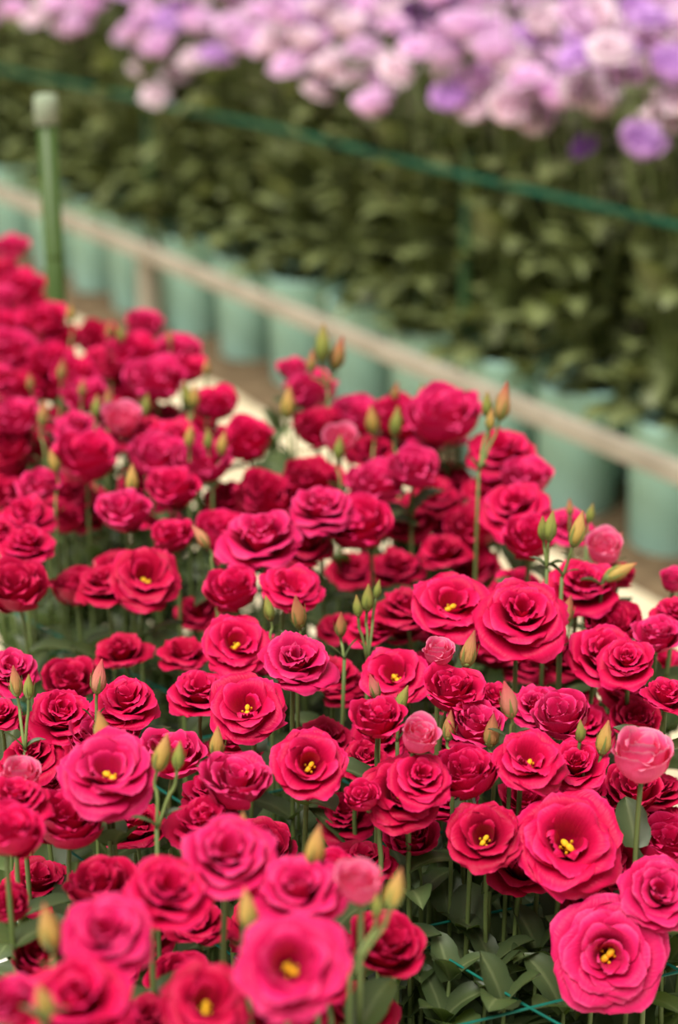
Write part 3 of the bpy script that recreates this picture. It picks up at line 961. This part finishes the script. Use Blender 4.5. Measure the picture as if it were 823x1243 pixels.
POTH, POTR = .262, .088
def pot_meshes():
    V, F = [], []
    revolve([(.0005, 0), (POTR * .84, 0), (POTR * .86, .004), (POTR * 1.0, POTH - .02), (POTR * 1.02, POTH - .018), (POTR * 1.03, POTH - .004), (POTR * 1.02, POTH), (POTR * .96, POTH), (POTR * .92, POTH - .04), (.0005, POTH - .04)], 24, V, F)
    body = mesh('pot_body', V, F, POTM)
    V, F = [], []
    revolve([(POTR * .925, POTH - .036), (POTR * .6, POTH - .026), (.0005, POTH - .022)], 20, V, F)
    return body, mesh('potting_soil', V, F, SOIL)
POT_B, POT_S = pot_meshes()

R3 = random.Random(5)
SP = .25
front = {}
ORD = ['', 'first', 'second', 'third', 'fourth', 'fifth', 'sixth', 'seventh', 'eighth', 'ninth', 'tenth', 'eleventh', 'twelfth', 'thirteenth', 'fourteenth']
def from_post(k):
    kp = math.ceil((POSTA - A0) / SP)
    if k >= kp: return ORD[k - kp + 1], 'from the rail post along the leafy wall'
    return ORD[kp - k], 'from the rail post, past the light green stake'
def purple_plant(a, b, blooms, pot, k=0):
    g = bedpt(RAIL0, a, b)
    if pot:
        n, w = from_post(k)
        lab = f'round teal pot behind the rail, {n} {w}' if b < .25 else 'round teal pot in the second row, behind the front pots'
        t = thing('plant_pot', lab, 'pot', g, 'teal pots behind the wooden rail')
        link('pot_body', POT_B, t, Matrix.Rotation(R3.uniform(0, 6), 4, 'Z'))
        link('potting_soil', POT_S, t)
    row1 = b < .25
    n, w = from_post(k)
    lab = f'lavender plant in the pot {n} {w}' if row1 else f'lavender flowering plant in the {ORD[round((b - .165) / .165) + 1]} row behind the wooden rail'
    z0 = POTH - .03 if pot else .004
    t = thing('lavender_lisianthus', lab, 'plant', g + Vector((0, 0, z0)), 'lavender plants behind the rail')
    fo = link('foliage', R3.choice(FOL), t, Matrix.Rotation(R3.uniform(0, 6.28), 4, 'Z') @ Matrix.Diagonal((1, 1, R3.uniform(.9, 1.0), 1)) if pot else Matrix.Translation((0, 0, .26)) @ Matrix.Rotation(R3.uniform(0, 6.28), 4, 'Z'))
    fo['kind'] = 'stuff'
    V, F, U = [], [], []
    base = g + Vector((0, 0, z0))
    for (c, D, mk, var) in blooms:
        tl = R3.uniform(.1, .75)
        az = R3.uniform(-1.2, 1.2)
        axis = Vector((math.sin(tl) * math.sin(az), -math.sin(tl) * math.cos(az), math.cos(tl)))
        bp = c - axis * .2 * D
        M = Matrix.Translation(-base) @ axis_matrix(bp, axis, R3.uniform(0, 6.28), D)
        link('blossom', bloom_mesh(var, mk), t, M)
        q = bp - base
        f0 = Vector((R3.uniform(-.015, .015), R3.uniform(-.015, .015), 0))
        tube_geo(spline([q, q - axis * .04, q.lerp(f0, .5) * 1.0 + Vector((0, 0, .02)), f0], 9), .0019, 5, V, F, U)
    if not blooms:
        tube_geo([Vector((0, 0, .4)), Vector((.004, 0, .2)), Vector((0, 0, 0))], .0019, 5, V, F, U)
    link('stem', mesh('stem', V, F, STEM, U), t)

# blooms hanging over the front of the lavender bed (placed on the upright plane of the front row)
FB = [(18,14,'l'),(45,22,'b'),(85,36,'l'),(70,6,'l'),(110,4,'l'),(175,20,'l'),(200,28,'l'),(172,88,'b'),(192,58,'l'),(189,116,'b'),(212,90,'b'),(235,76,'b'),(262,68,'v'),(240,30,'l'),(280,30,'l'),(300,52,'l'),(335,55,'b'),(350,80,'l'),
      (385,112,'b'),(400,82,'b'),(425,95,'b'),(455,130,'l'),(440,60,'l'),(480,85,'b'),(505,60,'l'),(548,122,'v'),(580,135,'b'),(575,100,'l'),(615,135,'b'),(650,152,'b'),(640,95,'l'),(680,120,'l'),(728,130,'b'),(700,70,'v'),(778,178,'v'),(803,146,'b'),(815,85,'v'),(760,90,'l'),(740,60,'b'),(600,65,'l'),(540,70,'l'),(655,110,'b')]
PL0 = RAIL0 + E_NRM * (.11)
blooms_by = {}
NA = 17
A0 = -2.9
for x, y, mk in FB:
    bb = .06 + R3.uniform(-.04, .05)
    c, t = plane_hit(x, y, bb)
    a = (c - RAIL0).dot(E_DIR)
    k = min(max(round((a - A0) / SP), 0), NA - 1)
    blooms_by.setdefault((k, 0), []).append((c, R3.uniform(.080, .098), mk, R3.randrange(4)))
BND = [(-80, 55), (0, 50), (60, 45), (120, 50), (150, 95), (190, 125), (230, 80), (330, 65), (370, 100), (450, 135), (500, 95), (550, 120), (600, 130), (655, 155), (700, 125), (740, 135), (790, 180), (823, 150), (900, 190)]
for _ in range(95):
    x = R3.uniform(-70, 900)
    for (x0, y0), (x1, y1) in zip(BND[:-1], BND[1:]):
        if x0 <= x <= x1:
            ym = y0 + (y1 - y0) * (x - x0) / (x1 - x0)
    y = ym - 8 - (ym + 30) * R3.random() ** 1.2
    c, t = plane_hit(x, y, .10 + R3.uniform(-.05, .12))
    a = (c - RAIL0).dot(E_DIR)
    k = min(max(round((a - A0) / SP), 0), NA - 1)
    blooms_by.setdefault((k, 0), []).append((c, R3.uniform(.080, .100), R3.choice('lllllbbbbv'), R3.randrange(4)))
c, t = plane_hit(709, 178, .08)
kd = round(((c - RAIL0).dot(E_DIR) - A0) / SP)
blooms_by.setdefault((kd, 0), []).append((c, .062, 'k', 1))
for row in range(6):
    for k in range(NA):
        a = A0 + k * SP + R3.uniform(-.012, .012) + (SP / 2 if row % 2 else 0)
        b = .165 + row * .165 + R3.uniform(-.01, .01)
        bl = blooms_by.get((k, row), [])
        g = bedpt(RAIL0, a, b)
        nb = 3 if row == 0 else 9
        for i in range(nb):
            zz = R3.uniform(.86, 1.0) if row == 0 else R3.uniform(.78, .99)
            bl = bl + [(Vector((g.x + R3.uniform(-.13, .13), g.y + R3.uniform(-.13, .13), zz)), R3.uniform(.074, .096), R3.choice('llllbbbvv'), R3.randrange(4))]
        purple_plant(a, b, bl, row < 2, k)

# stakes and green cord of the lavender bed
for (x, top_y, lab) in ((180, 150, 'dark green stake among the lavender plants near the rail post'), (568, 215, 'dark green stake in the leafy wall over the middle of the rail')):
    c, t = plane_hit(x, top_y, .10)
    stake(c, c.z + .05, .0125, STAKE2, lab, cap=False)
pts = []
for (x, y) in ((-60, 62), (0, 84), (120, 108), (200, 128), (300, 148), (400, 172), (500, 198), (568, 214), (700, 245), (823, 274), (900, 294)):
    pts.append(plane_hit(x, y, .05)[0])
base = Vector((pts[5].x, pts[5].y, 0))
V, F = tube_geo([p - base for p in spline(pts, 40)], .0075, 8)
o = link('net_edge_rope', mesh('net_edge_rope', V, F, BAND)); o.location = base
tag(o, 'thick green net edge rope strung along the lavender bed', 'rope')
